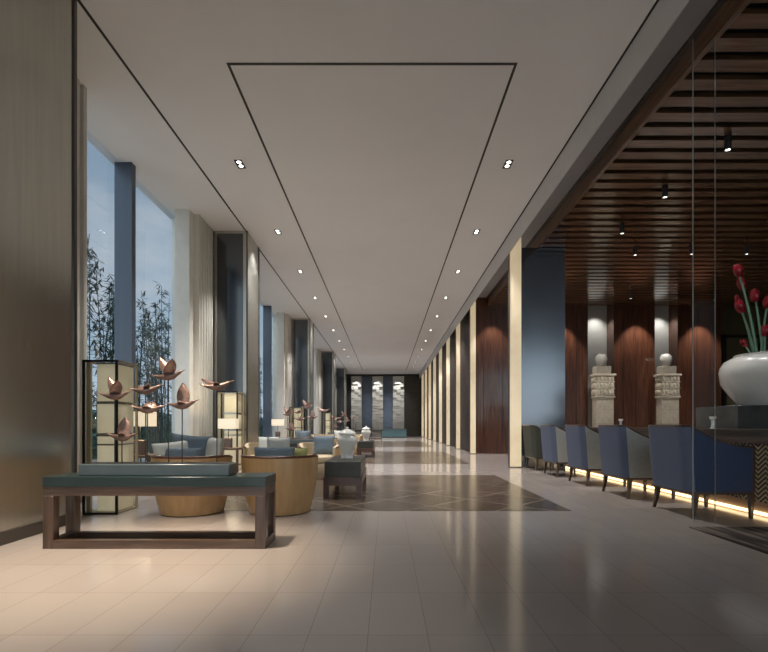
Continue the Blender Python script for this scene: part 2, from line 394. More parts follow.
# lounge back wall: mahogany panels and niches
def panel(x0, x1, label, seams):
    w = struct(MB().box(x0, x1, 15.6, 16.3, 0, 5.3).build('wall_back', 'mahogany', smooth=False), label, 'wall')
    b = MB()
    for s_ in seams: b.box(s_-.006, s_+.006, 15.592, 15.62, 0, 4.75)
    b.build('seam', 'black_gap', w, smooth=False)
    return w
panel(2.92, 4.6, 'mahogany wall panel seen between the first two glowing columns', [3.22, 3.86])
panel(4.6, 6.68, 'mahogany wall panel left of the niches', [5.2, 6.3])
panel(7.54, 8.90, 'mahogany wall panel between the two niches', [7.85, 8.27])
panel(9.66, 11.11, 'mahogany wall panel right of the second niche', [10.3, 10.75])
sbox('wall_back', 'niche', 6.68, 7.54, 16.1, 16.3, 0, 5.3, 'grey plaster niche behind the left pedestal', 'wall')
sbox('wall_back', 'niche', 8.90, 9.66, 16.1, 16.3, 0, 5.3, 'grey plaster niche behind the right pedestal', 'wall')
sbox('wall_back', 'olive', 11.11, 13.1, 16.0, 16.3, 0, 5.3, 'dark olive wall behind the big vase', 'wall')
d = struct(MB().box(11.5, 12.6, 15.93, 16.0, 0, 3.9).build('door_1', 'olive', smooth=False), 'dark olive door beside the mahogany panels', 'door')
MB().box(11.38, 11.5, 15.9, 16.0, 0, 4.0).box(12.6, 12.72, 15.9, 16.0, 0, 4.0).box(11.38, 12.72, 15.9, 16.0, 3.9, 4.0).build('door_frame', 'black_gap', d, smooth=False)
MB().box(11.58, 11.62, 15.87, 15.93, 1.0, 1.3).build('door_handle', 'steel', d, smooth=False)
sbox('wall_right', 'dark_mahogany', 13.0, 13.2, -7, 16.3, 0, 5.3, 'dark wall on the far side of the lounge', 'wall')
# far end wall
sbox('wall_end', 'navy_glass', -4.4, 3.1, YEND, YEND+.3, 0, HC, 'dark navy glass wall at the corridor end', 'wall')
e = sbox('trim_11', 'black_gap', -4.4, 3.1, YEND-.25, YEND, HC-.16, HC, 'black lintel above the end wall', 'trim')
sbox('wall_end', 'dark_panel', 1.52, 2.9, YEND-.2, YEND, 0, HC-.16, 'dark bronze panel right of the stone strips', 'wall')
sbox('wall_end', 'black_gap', -3.4, -3.02, YEND-.2, YEND, 0, HC-.16, 'black strip left of the stone strips', 'wall')
def relief(x0, x1, label):
    b = MB().box(x0, x1, YEND-.2, YEND-.004, 0, HC-.18)
    n = 22; h = (HC-.16)/n
    for k in range(n):
        nn = 3
        for j in range(nn):
            xa = x0+(x1-x0)*j/nn; xb = x0+(x1-x0)*(j+1)/nn
            dd = .02+.13*((k*2+j*3+(k//2)) % 4)/3
            b.box(xa+.006, xb-.006, YEND-.2-dd, YEND-.19, k*h+.012, (k+1)*h-.012, .008, 1)
    o = b.build('stone_panel', 'stone_relief', smooth=False)
    return tag(o, label, 'wall panel', 'stone strips on the end wall')
relief(-2.96, -2.09, 'left of three pale stone relief strips on end wall')
relief(-1.19, -.30, 'middle of three pale stone relief strips on end wall')
relief(.53, 1.46, 'right of three pale stone relief strips on end wall')
# entrance glazing behind the camera
wb = struct(MB().box(-4.3, 13.0, -6.96, -6.94, .06, HC).build('window_5', 'glass', smooth=False), 'tall entrance glazing behind the camera', 'window')
for k in range(8): MB().box(-4.3+k*2.45, -4.2+k*2.45, -7.02, -6.88, 0, HC).build('mullion', 'window_metal', wb, smooth=False)
# garden ground, colour lightened so it bounces daylight up to the ceiling
sbox('ground', 'bounce_ground', -60, -4.45, -40, 80, -.3, -.1, 'pale garden ground outside the windows', 'ground')
sbox('ground', 'bounce_ground', -4.45, 60, -60, -7.0, -.3, -.1, 'forecourt ground behind the camera', 'ground')

# ------------------------------------------------------------------ glowing columns
cols = [(10.5, .27)] + [(15.45, .19)] + [(18.6+3.05*k, .17) for k in range(7)]
for i, (y, w) in enumerate(cols):
    t = empty('glowing_column', (2.74, y, 0), '%s glowing cream onyx column counted from the camera' % ORD[i], 'column', 'glowing columns along the corridor')
    MB().box(.012, w, 0, .10, .02, HC-.012).build('onyx_panel', 'onyx', t, smooth=False)
    MB().box(0, .012, -.005, .11, 0, HC-.012).box(.012, w, -.004, .11, 0, .02).build('edge_frame', 'bronze_edge', t, smooth=False)
# blue grey mirror panel beside first column
tag(MB().box(3.012, 4.0, 10.53, 10.58, 0, 4.92).build('mirror_panel', 'blue_mirror', smooth=False), 'tall blue grey mirror panel right of the nearest glowing column', 'mirror')

# ------------------------------------------------------------------ downlights
def spot(name, loc, target, power, size, blend=.6, col=(1., .972, .945), rad=.04):
    l = bpy.data.lights.new(name, 'SPOT'); l.energy = power; l.spot_size = math.radians(size); l.spot_blend = blend; l.color = col; l.shadow_soft_size = rad
    o = bpy.data.objects.new(name, l); COL.objects.link(o); o.location = loc
    d = Vector(target)-Vector(loc); o.rotation_euler = d.to_track_quat('-Z', 'Y').to_euler(); return o
DL_POWER = 470
def make_downlight(loc, label):
    t = empty('downlight', loc, label, 'ceiling light', 'twin square downlights in the ceiling')
    b = MB().box(-.06, .06, -.118, -.106, -.014, 0).box(-.06, .06, .106, .118, -.014, 0).box(-.06, .06, -.006, .006, -.014, 0).box(-.06, -.048, -.106, .106, -.014, 0).box(.048, .06, -.106, .106, -.014, 0).box(-.048, .048, -.106, .106, -.002, 0)
    b.build('frame', 'downlight_frame', t, smooth=False)
    for yc in (-.056, .056):
        MB().lathe([(.033, -.009), (.033, -.003)], 16, (0, yc, 0)).build('lamp', 'lamp_disc', t)
    return t
proto = None
for side, X in (('left', -2.38), ('right', 1.97)):
    for k in range(11):
        y = 7.63+2.67*k
        lab = '%s twin square downlight from the camera in the %s ceiling row' % (ORD[k], side)
        if proto is None: proto = make_downlight((X, y, HC), lab)
        else: dup(proto, (X, y, HC), lab)
        spot('downlight_beam', (X, y, HC-.03), (X, y, 0), DL_POWER, 95)
spot('bench_beam', (-2.2, 3.1, HC-.03), (-1.9, 3.3, 0), 1700, 40, 1., (1., .83, .62))
# lounge cylinder spots
def make_cyl(loc, label):
    t = empty('cylinder_spotlight', loc, label, 'spotlight', 'black cylinder spotlights in the slatted ceiling')
    MB().lathe([(.045, 0), (.045, -.19), (.04, -.2), (.034, -.2), (.034, -.185)], 20, cap=False).lathe([(.045, 0), (.0, 0)], 20, cap=False).build('housing', 'downlight_frame', t)
    MB().lathe([(.033, -.188), (.033, -.183)], 20).build('lamp', 'lamp_disc', t)
    MB().box(-.008, .008, -.03, .03, 0, .02).build('bracket', 'downlight_frame', t, smooth=False)
    return t
cyl = [(4.69, 6.46, 'black cylinder spotlight nearest the camera under the wooden slats'), (4.62, 7.8, 'second nearest black cylinder spotlight under the wooden slats'), (4.65, 9.28, 'third black cylinder spotlight in line above the bar'),
       (5.53, 10.46, 'left of three cylinder spotlights across the mid slats'), (6.75, 10.4, 'middle of three cylinder spotlights across the mid slats'), (7.97, 10.4, 'right of three cylinder spotlights across the mid slats'),
       (7.29, 14.03, 'cylinder spotlight in front of the niche wall, left one'), (9.9, 14.2, 'cylinder spotlight in front of the niche wall, right one')]
pc = None
for x, y, lab in cyl:
    if pc is None: pc = make_cyl((x, y, 4.925), lab)
    else: dup(pc, (x, y, 4.925), lab)
    spot('spotlight_beam', (x, y, 4.72), (x, y, 0), 150, 60)
for x in (5.75, 8.27, 10.35):
    spot('wall_washer_beam', (x, 15.05, 4.86), (x, 15.75, 0), 230, 70, .5)
for x in (6.97, 9.05):
    spot('pedestal_beam', (x-.2, 13.9, 4.86), (x, 15.3, 1.9), 130, 42, .8)
for x in (7.11, 9.28):
    spot('niche_beam', (x, 15.7, 4.86), (x, 16.1, 2.6), 55, 100, .8)
for x in (3.5,):
    spot('wall_washer_beam', (x, 15.05, 4.86), (x, 15.7, 0), 150, 70, .5)
for x in (-2.5, -.74, 1.):
    spot('end_wall_beam', (x, YEND-.8, HC-.08), (x, YEND, 2.2), 190, 60, .6)
    spot('end_wall_beam', (x, YEND-4.5, HC-.08), (x, YEND, 2.2), 330, 34, .9)
# pillar washers: downlights grazing the corridor faces of the left pillars
for y in (2.6, 10.75, 19.1, 27.5):
    spot('pillar_washer_beam', (-2.8, y, HC-.03), (-3.0, y, 0), 300, 80, .7)

# ------------------------------------------------------------------ console bench + bird sculpture
def make_bench(loc, label):
    t = empty('console_bench', loc, label, 'bench', 'dark console benches')
    L, D = 1.715, .33          # local origin at front left floor corner
    MB().box(0, L, 0, D, .475, .552, .004, 1).build('top', 'teal_top', t)
    MB().box(.004, L-.004, .004, .05, .406, .475).box(.004, L-.004, D-.05, D-.004, .406, .475).box(.004, .06, .05, D-.05, .406, .475).box(L-.06, L-.004, .05, D-.05, .406, .475).build('apron', 'walnut_x', t, smooth=False)
    for x0 in (.002, L-.084):
        for y0 in (.002, D-.072):
            MB().box(x0, x0+.082, y0, y0+.07, 0, .406, .003, 1).build('leg', 'walnut', t)
    MB().box(.084, L-.084, .002, .06, 0, .065).box(.084, L-.084, D-.06, D-.002, 0, .065).box(.004, .08, .072, D-.072, 0, .065).box(L-.08, L-.004, .072, D-.072, 0, .065).build('bottom_rail', 'walnut_x', t, smooth=False)
    return t
bench = make_bench((-2.64, 3.6, 0), 'dark walnut console bench with teal top nearest the camera')
BY = [3.6, 10.15, 19.1]
dup(bench, (-2.64, BY[1], 0), 'second dark console bench, behind the first seating group')
dup(bench, (-2.64, BY[2], 0), 'farthest dark console bench, behind the second seating group')

def bird(parent, loc, wl, wr, yaw=0., pitch=0., s=1.):
    """body along +X; wl/wr = (length, raise angle deg, sweep, width) of left and right wings"""
    prof = [(-.125, .002, .030), (-.10, .007, .018), (-.07, .014, .008), (-.035, .025, .0), (0, .030, -.002), (.035, .027, .002), (.06, .019, .012), (.078, .0155, .020), (.092, .012, .027), (.102, .006, .031), (.13, .0012, .040)]
    R = Matrix.Rotation(math.radians(yaw), 3, 'Z') @ Matrix.Rotation(math.radians(-pitch), 3, 'Y')
    rows = []
    for x, r, z in prof:
        wy = 1.9 if x < -.09 else 1.
        rows.append([R @ Vector((x, r*wy*math.cos(2*PI*k/12), z+r*.9*math.sin(2*PI*k/12)))*s for k in range(12)])
    b = MB(); V = b.grid(rows, cv=True); b.bm.faces.new(V[0]); b.bm.faces.new(V[-1])
    o = b.build('bird', 'copper', parent, loc)
    for sgn, w in ((1, wl), (-1, wr)):
        if not w: continue
        ln, ang, sweep, wd = w
        a = math.radians(ang)
        A, B = [], []
        n, m = 9, 6
        for i in range(n):
            t = i/(n-1)
            half = wd*.5*math.sin(PI*min(1, .22+.78*t))**.7*(1 if t < .96 else .55) if t < 1 else .002
            cx = .005+sweep*t
            ra, rb = [], []
            for j in range(m):
                u = -1+2*j/(m-1)
                px = cx+u*half
                cup = .012*(1-u*u)
                out = ln*t*math.cos(a)+cup*math.sin(a)*-1
                up = .012+ln*t*math.sin(a)+cup*math.cos(a)
                th = .0028
                ra.append(R @ Vector((px, sgn*(.008+out), up))*s)
                rb.append(R @ Vector((px, sgn*(.008+out+th*math.sin(a)), up-th*math.cos(a)))*s)
            A.append(ra); B.append(rb)
        MB().slab(A, B).build('wing', 'copper_wing', o)
    return o

def make_birds(loc, label):
    t = empty('bird_sculpture', loc, label, 'sculpture', 'copper bird sculptures on the benches')
    # local origin: bench top left front corner of the tray
    b = MB().box(0, 1.18, 0, .2, 0, .092, .006, 1)
    b.build('tray', 'slate_tray', t)
    MB().box(.02, 1.16, .02, .18, .092, .096).build('tray_bed', 'black_gap', t, smooth=False)
    # (X, z above bench floor, y) and wings
    data = [(-2.18, 1.18, .10, (.15, 68, -.085, .075), (.125, 52, .065, .095), 0, 0),
            (-1.953, 1.229, .14, (.12, 16, -.10, .05), (.10, 14, .05, .05), 8, 4),
            (-2.10, .85, .06, (.14, 76, -.015, .105), (.06, 25, .03, .06), -6, -3),
            (-1.894, 1.07, .05, (.07, 48, .0, .095), (.05, 15, .0, .06), 4, -3),
            (-1.745, 1.335, .09, (.165, 68, -.085, .08), (.13, 52, .075, .095), 0, 6),
            (-1.618, 1.103, .05, (.165, 74, -.02, .10), (.05, 15, .0, .06), -4, 2),
            (-1.372, 1.259, .13, (.12, 30, -.13, .05), (.08, 8, .0, .05), 10, 5)]
    for X, z, y, wl, wr, yaw, pit in data:
        lx = X+2.41; lz = z-.552
        MB().tube([(lx, y, .09), (lx, y, lz-.02)], .0045, 8).build('rod', 'rod', t)
        bird(t, (lx, y, lz), wl, wr, yaw, pit, 1.08)
    return t
bs = make_birds((-2.41, 3.67, .552), 'seven copper birds on rods in a slate tray nearest the camera')
dup(bs, (-2.41, BY[1]+.07, .552), 'copper bird cluster on rods behind the first seating group')
dup(bs, (-2.41, BY[2]+.07, .552), 'farthest copper bird cluster on rods, by the white urns')

# ------------------------------------------------------------------ tub chairs
def tub_r(t): return .32+.093*math.sin(t*PI*.5)**.9
def make_tub(loc, label, rz=0.):
    t = empty('tub_chair', loc, label, 'armchair', 'tan tub chairs', rz)
    H = .612; na, nz = 49, 13; span = math.radians(128)
    def ring(da, ro, z0, z1, hfun=True):
        P = []
        for i in range(na):
            a = -PI/2+span*(-1+2*i/(na-1))
            f = abs(-1+2*i/(na-1))
            top = z1-(.07*max(0, (f-.55)/.45)**2 if hfun else 0)
            P.append([((tub_r(max(0, z0+(top-z0)*j/(nz-1))/H)+ro)*math.cos(a), (tub_r(max(0, z0+(top-z0)*j/(nz-1))/H)+ro)*math.sin(a), z0+(top-z0)*j/(nz-1)) for j in range(nz)])
        return P
    MB().slab(ring(0, 0, .012, H), ring(0, -.035, .012, H)).build('shell', 'tan', t, angle=50)
    MB().slab(ring(0, -.037, .34, H+.012), ring(0, -.095, .34, H+.012)).build('upholstery', 'cream_fabric', t, angle=50)
    top = [r[-1] for r in ring(0, -.012, .012, H)]
    MB().tube([(x, y, z+.004) for x, y, z in top], .016, 8).build('rim', 'rim_wood', t)
    MB().lathe([(.29, .012), (.30, .03), (.325, .26), (.318, .275)], 40).build('seat_base', 'cream_fabric', t)
    MB().lathe([(.30, .277), (.322, .29), (.328, .34), (.315, .385), (.26, .405), (.01, .41)], 40).build('seat', 'cream_fabric', t)
    MB().lathe([(.30, 0), (.30, .012)], 40).build('foot_ring', 'rim_wood', t)
    return t
tub = make_tub((-2.12, 5.14, 0), 'tan tub chair with back to camera, left of the nearest pair')
tubs = [(-1.17, 5.17, 0, 'tan tub chair with back to camera, right of the nearest pair'),
        (-2.17, 8.5, PI, 'tan tub chair facing camera, left across the first seating group'),
        (-1.2, 8.5, PI, 'tan tub chair facing camera with blue cushion beside urn table'),
        (-2.17, 12.2, 0, 'tan tub chair with back to camera, left in second seating group'),
        (-1.2, 12.2, 0, 'tan tub chair with back to camera, right in second seating group'),
        (-2.17, 16.0, PI, 'tan tub chair facing camera, left in second seating group'),
        (-1.2, 16.0, PI, 'tan tub chair facing camera, right in second seating group')]
for x, y, rz, lab in tubs: dup(tub, (x, y, 0), lab, rz)

def cushion(loc, w, h, t, mat, label, rx=0., rz=0., ry=0.):
    n = 15
    b = MB()
    A, B = [], []
    for i in range(n):
        u = -1+2*i/(n-1); ra, rb = [], []
        for j in range(n):
            v = -1+2*j/(n-1)
            x = u*w/2*(1-.07*(1-v*v)); z = v*h/2*(1-.07*(1-u*u))
            th = t/2*((1-u**4)*(1-v**4))**.6+.003
            ra.append((x, -th, z)); rb.append((x, th, z))
        A.append(ra); B.append(rb)
    b.slab(A, B)
    o = b.build('cushion', mat, None, loc, angle=80); o.rotation_euler = (rx, ry, rz)
    return tag(o, label, 'cushion')
R_ = math.radians
cushion((-2.24, 5.14, .575), .42, .27, .13, 'blue_cushion', 'flat dusty blue lumbar cushion in left near tub chair', R_(-24))
cushion((-2.25, 5.36, .635), .46, .42, .13, 'blue_cushion', 'large dusty blue cushion upright in left near tub chair', R_(-12), R_(4), R_(5))
cushion((-2.38, 5.24, .59), .40, .36, .12, 'pale_cushion', 'pale grey cushion at left side of left near tub chair', R_(-8), R_(35), R_(-6))
cushion((-1.98, 5.34, .62), .40, .40, .12, 'pale_cushion', 'pale grey cushion behind blue ones in left near tub chair', R_(-8), R_(-50), R_(4))
cushion((-1.24, 5.17, .585), .46, .26, .13, 'blue_cushion', 'flat dusty blue lumbar cushion in right near tub chair', R_(-20))
cushion((-1.25, 5.40, .625), .27, .38, .12, 'pale_cushion', 'pale grey cushion upright in right near tub chair', R_(-10))
cushion((-1.03, 5.37, .545), .30, .30, .10, 'moss_cushion', 'moss green cushion peeking behind in right near tub chair', R_(-8), R_(-30))
cushion((-1.15, 8.62, .58), .40, .36, .13, 'blue_cushion', 'square blue cushion in tub chair facing camera beside urn table', R_(-14))
cushion((-2.17, 8.62, .57), .38, .34, .12, 'pale_cushion', 'pale cushion in left tub chair facing camera', R_(-14))
cushion((-2.2, 12.3, .62), .42, .38, .12, 'blue_cushion', 'blue cushion in left tub chair of second seating group', R_(-12))
cushion((-1.2, 12.35, .62), .36, .38, .12, 'pale_cushion', 'pale cushion in right tub chair of second seating group', R_(-12))

# ------------------------------------------------------------------ urn tables and urns
def make_urn_table(loc, label):
    t = empty('urn_table', loc, label, 'table', 'two tier tables carrying urns')
    W, D = .5, 1.4
    MB().box(.015, W-.015, .015, D-.015, .275, .472, .004, 1).build('upper_box', 'teal_top' if False else 'bar_top', t)
    MB().box(0, W, 0, D, .165, .275, .003, 1).build('lower_frame', 'table_wood', t)
    for x0 in (0, W-.075):
        for y0 in (0, D-.075):
            MB().box(x0+.001, x0+.074, y0+.001, y0+.074, 0, .165).build('leg', 'table_wood', t, smooth=False)
    return t
ut = make_urn_table((-.82, 6.07, 0), 'dark two tier table under the nearer white urn')
dup(ut, (-.87, 13.6, 0), 'dark two tier table under the farther white urn')
def make_urn(loc, label):
    t = empty('urn', loc, label, 'urn', 'white lidded urns')
    body = [(.085, 0), (.088, .012), (.08, .03), (.083, .06), (.10, .13), (.132, .2), (.146, .25), (.145, .285), (.128, .312), (.105, .325), (.10, .335), (.10, .345)]
    MB().lathe(body, 40).build('body', 'white_ceramic', t, angle=60)
    lid = MB().lathe([(.128, .345), (.132, .352), (.128, .362), (.09, .392), (.05, .412), (.03, .418)], 40).build('lid', 'white_ceramic', t, angle=60)
    MB().lathe([(.016, .417), (.014, .424), (.022, .434), (.02, .444), (.008, .452), (.002, .456)], 24).build('knob', 'white_ceramic', lid)
    return t
u = make_urn((-.565, 6.75, .472), 'white lidded ginger urn on nearer two tier table')
dup(u, (-.62, 14.2, .472), 'white lidded ginger urn on farther two tier table')

# ------------------------------------------------------------------ lanterns, side tables, lamps
def make_lantern(loc, label):
    t = empty('floor_lantern', loc, label, 'lantern', 'tall framed floor lanterns')
    W, D, H, p = .37, .42, 1.64, .022
    b = MB().box(0, p, 0, p, 0, H).box(W-p, W, 0, p, 0, H).box(p, W-p, 0, p, H-p, H).box(p, W-p, 0, p, 0, p)
    b.build('front_frame', 'shaded_frame', t, smooth=False)  # front bars coloured dark to stand in for their backlit shade
    b = MB().box(0, p, D-p, D, 0, H).box(W-p, W, D-p, D, 0, H).box(p, W-p, D-p, D, H-p, H).box(p, W-p, D-p, D, 0, p)
    b.box(0, p, p, D-p, H-p, H).box(W-p, W, p, D-p, H-p, H).box(0, p, p, D-p, 0, p).box(W-p, W, p, D-p, 0, p)
    b.build('rear_frame', 'champagne_lit', t, smooth=False)  # same frame metal, light tone painted in where light strikes it
    MB().box(p, W-p, p, D-p, .004, .02).build('floor_plate', 'champagne_lit', t, smooth=False)
    MB().box(.024, .07, .03, .06, .02, H-.022).build('inner_post', 'champagne_lit', t, smooth=False)
    zs = [.02, .62, .66, 1.10, 1.13, H-.06]
    for a, c in ((.03, .735), (.745, .83), (.86, 1.175), (1.20, 1.6)):
        MB().box(.13, .342, .04, .385, a, c, .012, 2).build('shade', 'lantern_shade', t)
    for z in (.734, .832, .848, 1.176, 1.19, 1.6):
        MB().box(.126, .346, .036, .389, z, z+.012).build('band', 'steel', t, smooth=False)
    MB().tube([(.235, .21, .02), (.235, .21, H-.01)], .01, 8).build('rod', 'rod', t)
    return t
la = make_lantern((-3.22, 4.97, 0), 'tall metal framed ivory floor lantern nearest the camera, behind birds')
dup(la, (-3.5, 9.62, 0), 'tall ivory floor lantern in front of the dark pillar', scale=(1.22, 1., 1.))
dup(la, (-3.75, 18.1, 0), 'tall ivory floor lantern by the second full pillar', scale=(1.3, 1, 1))
dup(la, (-3.55, 26.2, 0), 'farthest tall ivory floor lantern beside third pillar', scale=(1.1, 1, 1))
def make_side(loc, label):
    t = empty('side_table', loc, label, 'side table', 'lamp side tables')
    MB().box(-.26, .26, -.22, .22, .48, .52, .004, 1).build('top', 'side_table', t)
    for sx in (-1, 1):
        for sy in (-1, 1):
            MB().box(sx*.23-.02, sx*.23+.02, sy*.19-.02, sy*.19+.02, 0, .48).build('leg', 'side_table', t, smooth=False)
    MB().box(-.21, .21, -.17, .17, .18, .2).build('shelf', 'side_table', t, smooth=False)
    return t
def make_lamp(loc, label):
    t = empty('table_lamp', loc, label, 'lamp', 'table lamps with glowing rectangular shades')
    MB().box(-.075, .075, -.06, .06, 0, .21, .006, 1).build('base', 'lamp_body', t)
    MB().tube([(0, 0, .21), (0, 0, .47)], .01, 10).build('stem', 'rod', t)
    b = MB()
    w, d, th = .19, .11, .004
    b.box(-w, w, -d, -d+th, .41, .625).box(-w, w, d-th, d, .41, .625).box(-w, -w+th, -d+th, d-th, .41, .625).box(w-th, w, -d+th, d-th, .41, .625)
    b.build('shade', 'lamp_shade', t, smooth=False)
    return t
st = make_side((-3.62, 6.9, 0), 'wooden side table under lamp behind the nearest lantern')
lm = make_lamp((-3.62, 6.9, .52), 'table lamp with glowing shade behind the nearest lantern')
lamps = [(-3.03, 9.0, 'lamp in front of the second lantern'), (-3.75, 16.2, 'lamp by the second window')]
for x, y, lab in lamps[:3]:
    dup(st, (x, y, 0), 'wooden side table under the glowing '+lab)
    dup(lm, (x, y, .52), 'glowing rectangular shade '+lab, scale=(.88, .88, .88) if y < 10 else None)
for x, y, p in ((-3.58, 6.9, 24), (-3.03, 9.0, 20), (-3.75, 16.2, 24)):
    l = bpy.data.lights.new('lamp_bulb', 'POINT'); l.energy = p; l.color = (1, .78, .5); l.shadow_soft_size = .05
    o = bpy.data.objects.new('lamp_bulb', l); COL.objects.link(o); o.location = (x, y, 1.03)

# ------------------------------------------------------------------ far end furniture
t = empty('reception_cabinet', (-.25, 35.5, 0), 'low teal cabinet in front of the end wall', 'cabinet')
MB().box(-.1, 1.75, 0, .6, .06, .60, .01, 1).build('body', 'teal_cabinet', t)
MB().box(-.14, 1.79, -.04, .64, .60, .66, .01, 1).build('top', 'slate_tray', t)
MB().box(-.05, 1.7, .05, .55, 0, .06).build('plinth', 'black_gap', t, smooth=False)
dup(bench, (-2.1, 31., 0), 'low dark walnut console far off before the end wall', scale=(1.05, 1.2, 1.15))

# ------------------------------------------------------------------ bar
t = empty('bar_counter', (3.86, 3.3, 0), 'long bar counter with chevron front and glowing base strip', 'bar counter')
L = 7.0
MB().box(.06, .38, 0, L, .03, .15).build('plinth', 'bar_plinth', t, smooth=False)
MB().box(.03, .38, 0, L, .15, .755).build('body', 'bar_top', t, smooth=False)
MB().box(.012, .03, 0, L, .15, .755).build('chevron_panel', 'chevron', t, smooth=False)
MB().box(0, .39, 0, L, .755, .885).build('apron', 'bar_wood', t, smooth=False)
MB().box(-.03, .40, 0, L, .885, .905).build('countertop', 'bar_wood', t, smooth=False)
MB().box(.035, .055, 0, L, .012, .042).build('light_strip', 'led', t, smooth=False)
MB().box(.056, .37, 0, L, 0, .03).build('toe_board', 'bar_plinth', t, smooth=False)
def candle(loc, label):
    t = empty('candle_holder', loc, label, 'candle holder', 'small clear candle holders on the bar')
    MB().lathe([(.03, 0), (.032, .006), (.02, .02), (.018, .06), (.021, .1), (.023, .112), (.0, .112)], 20, cap=False).build('stem', 'art_grey', t)
    MB().lathe([(.02, .112), (.036, .125), (.038, .15), (.034, .15), (.03, .128), (.0, .122)], 20, cap=False).build('cup', 'white_ceramic', t)
    return t
ch_ = candle((4.06, 5.85, .905), 'small pale candle holder on bar beside the vase plinth')
dup(ch_, (4.06, 8.15, .905), 'small pale candle holder on bar behind the second blue armchair')
# plinth with big vase
t = empty('vase_plinth', (5.6, 6.94, 0), 'dark charcoal stone plinth behind the bar under giant vase', 'plinth')
MB().box(-.75, 1.1, -.44, .43, 0, 1.225, .006, 1).build('body', 'plinth_stone', t)
v = MB()
prof = [(.355, 0), (.37, .008), (.40, .05), (.50, .19), (.595, .34), (.61, .45), (.618, .52), (.60, .60), (.55, .68), (.46, .73), (.43, .745), (.435, .768), (.42, .773), (.40, .765), (.40, .73), (.47, .69), (.57, .58), (.57, .45), (.45, .2), (.34, .06), (.0, .05)]
v.lathe(prof, 64, cap=False)
v.lathe([(.355, 0), (0, 0)], 64, cap=False)
vase = tag(v.build('vase', 'vase_ceramic', None, (5.66, 6.95, 1.225), angle=60), 'giant pearl grey vase on the charcoal plinth holding red tulips', 'vase')
tul = [(5.27, 3.26, -.08, 'tallest red tulip, leaning left in the giant vase'), (5.42, 3.11, .05, 'second tallest red tulip in the giant vase'), (5.41, 2.93, .12, 'small red tulip bud just under the second tallest'),
       (5.53, 2.90, -.05, 'red tulip in the middle of the giant vase bunch'), (5.275, 2.72, -.12, 'red tulip bending out to the left at mid height'), (5.65, 2.79, -.1, 'red tulip bending out to the right of the bunch'),
       (5.585, 2.37, -.15, 'low red tulip at the right above the vase rim'), (5.3, 2.22, -.16, 'lowest red tulip at the left above the vase rim')]
def tulip(x, z, dy, label, i):
    x -= .07; z -= .05
    t = empty('tulip', (5.50+.02*(i % 4), 6.90+.03*(i % 3), 1.42), label, 'flower', 'red tulips in the giant vase')
    bx, by, bz = t.location
    top = Vector((x-bx, 7.0+dy-by, z-bz-.08))
    mid = Vector((top.x*.25+.02*math.sin(i*2.1), top.y*.3, top.z*.55))
    pts = []
    for k in range(15):
        s = k/14
        pts.append((1-s)**2*Vector((0, 0, 0))+2*s*(1-s)*mid+s*s*top)
    MB().tube(pts, [.019-.006*k/14 for k in range(15)], 8).build('stem', 'tulip_stem', t)
    sc = .62 if i in (2, 7) else (.8 if i == 6 else .95)
    d = (pts[-1]-pts[-3]).normalized()
    q = Vector((0, 0, 1)).rotation_difference(d).to_matrix()
    b = MB()
    for ring, nn, off in ((.0, 3, 0.), (.006, 3, PI/3)):
        for k in range(nn):
            a0 = off+2*PI*k/nn
            A, B = [], []
            for ii in range(9):
                s = ii/8
                r = (.012+.053*math.sin(PI*(.08+.84*s))**.75)-ring
                half = 1.05*math.sin(PI*(.18+.80*s))**.6 if s < 1 else .06
                ra, rb = [], []
                for j in range(7):
                    a = a0+half*(-1+2*j/6)
                    zz = .215*s-.012*abs(-1+2*j/6)*s
                    ra.append(q @ Vector((r*math.cos(a), r*math.sin(a), zz))*sc+pts[-1]); rb.append(q @ Vector(((r-.004)*math.cos(a), (r-.004)*math.sin(a), zz))*sc+pts[-1])
                A.append(ra); B.append(rb)
            b.slab(A, B)
    b.build('bloom', 'tulip_red', t, angle=60)
for i, (x, z, dy, lab) in enumerate(tul): tulip(x, z, dy, lab, i)

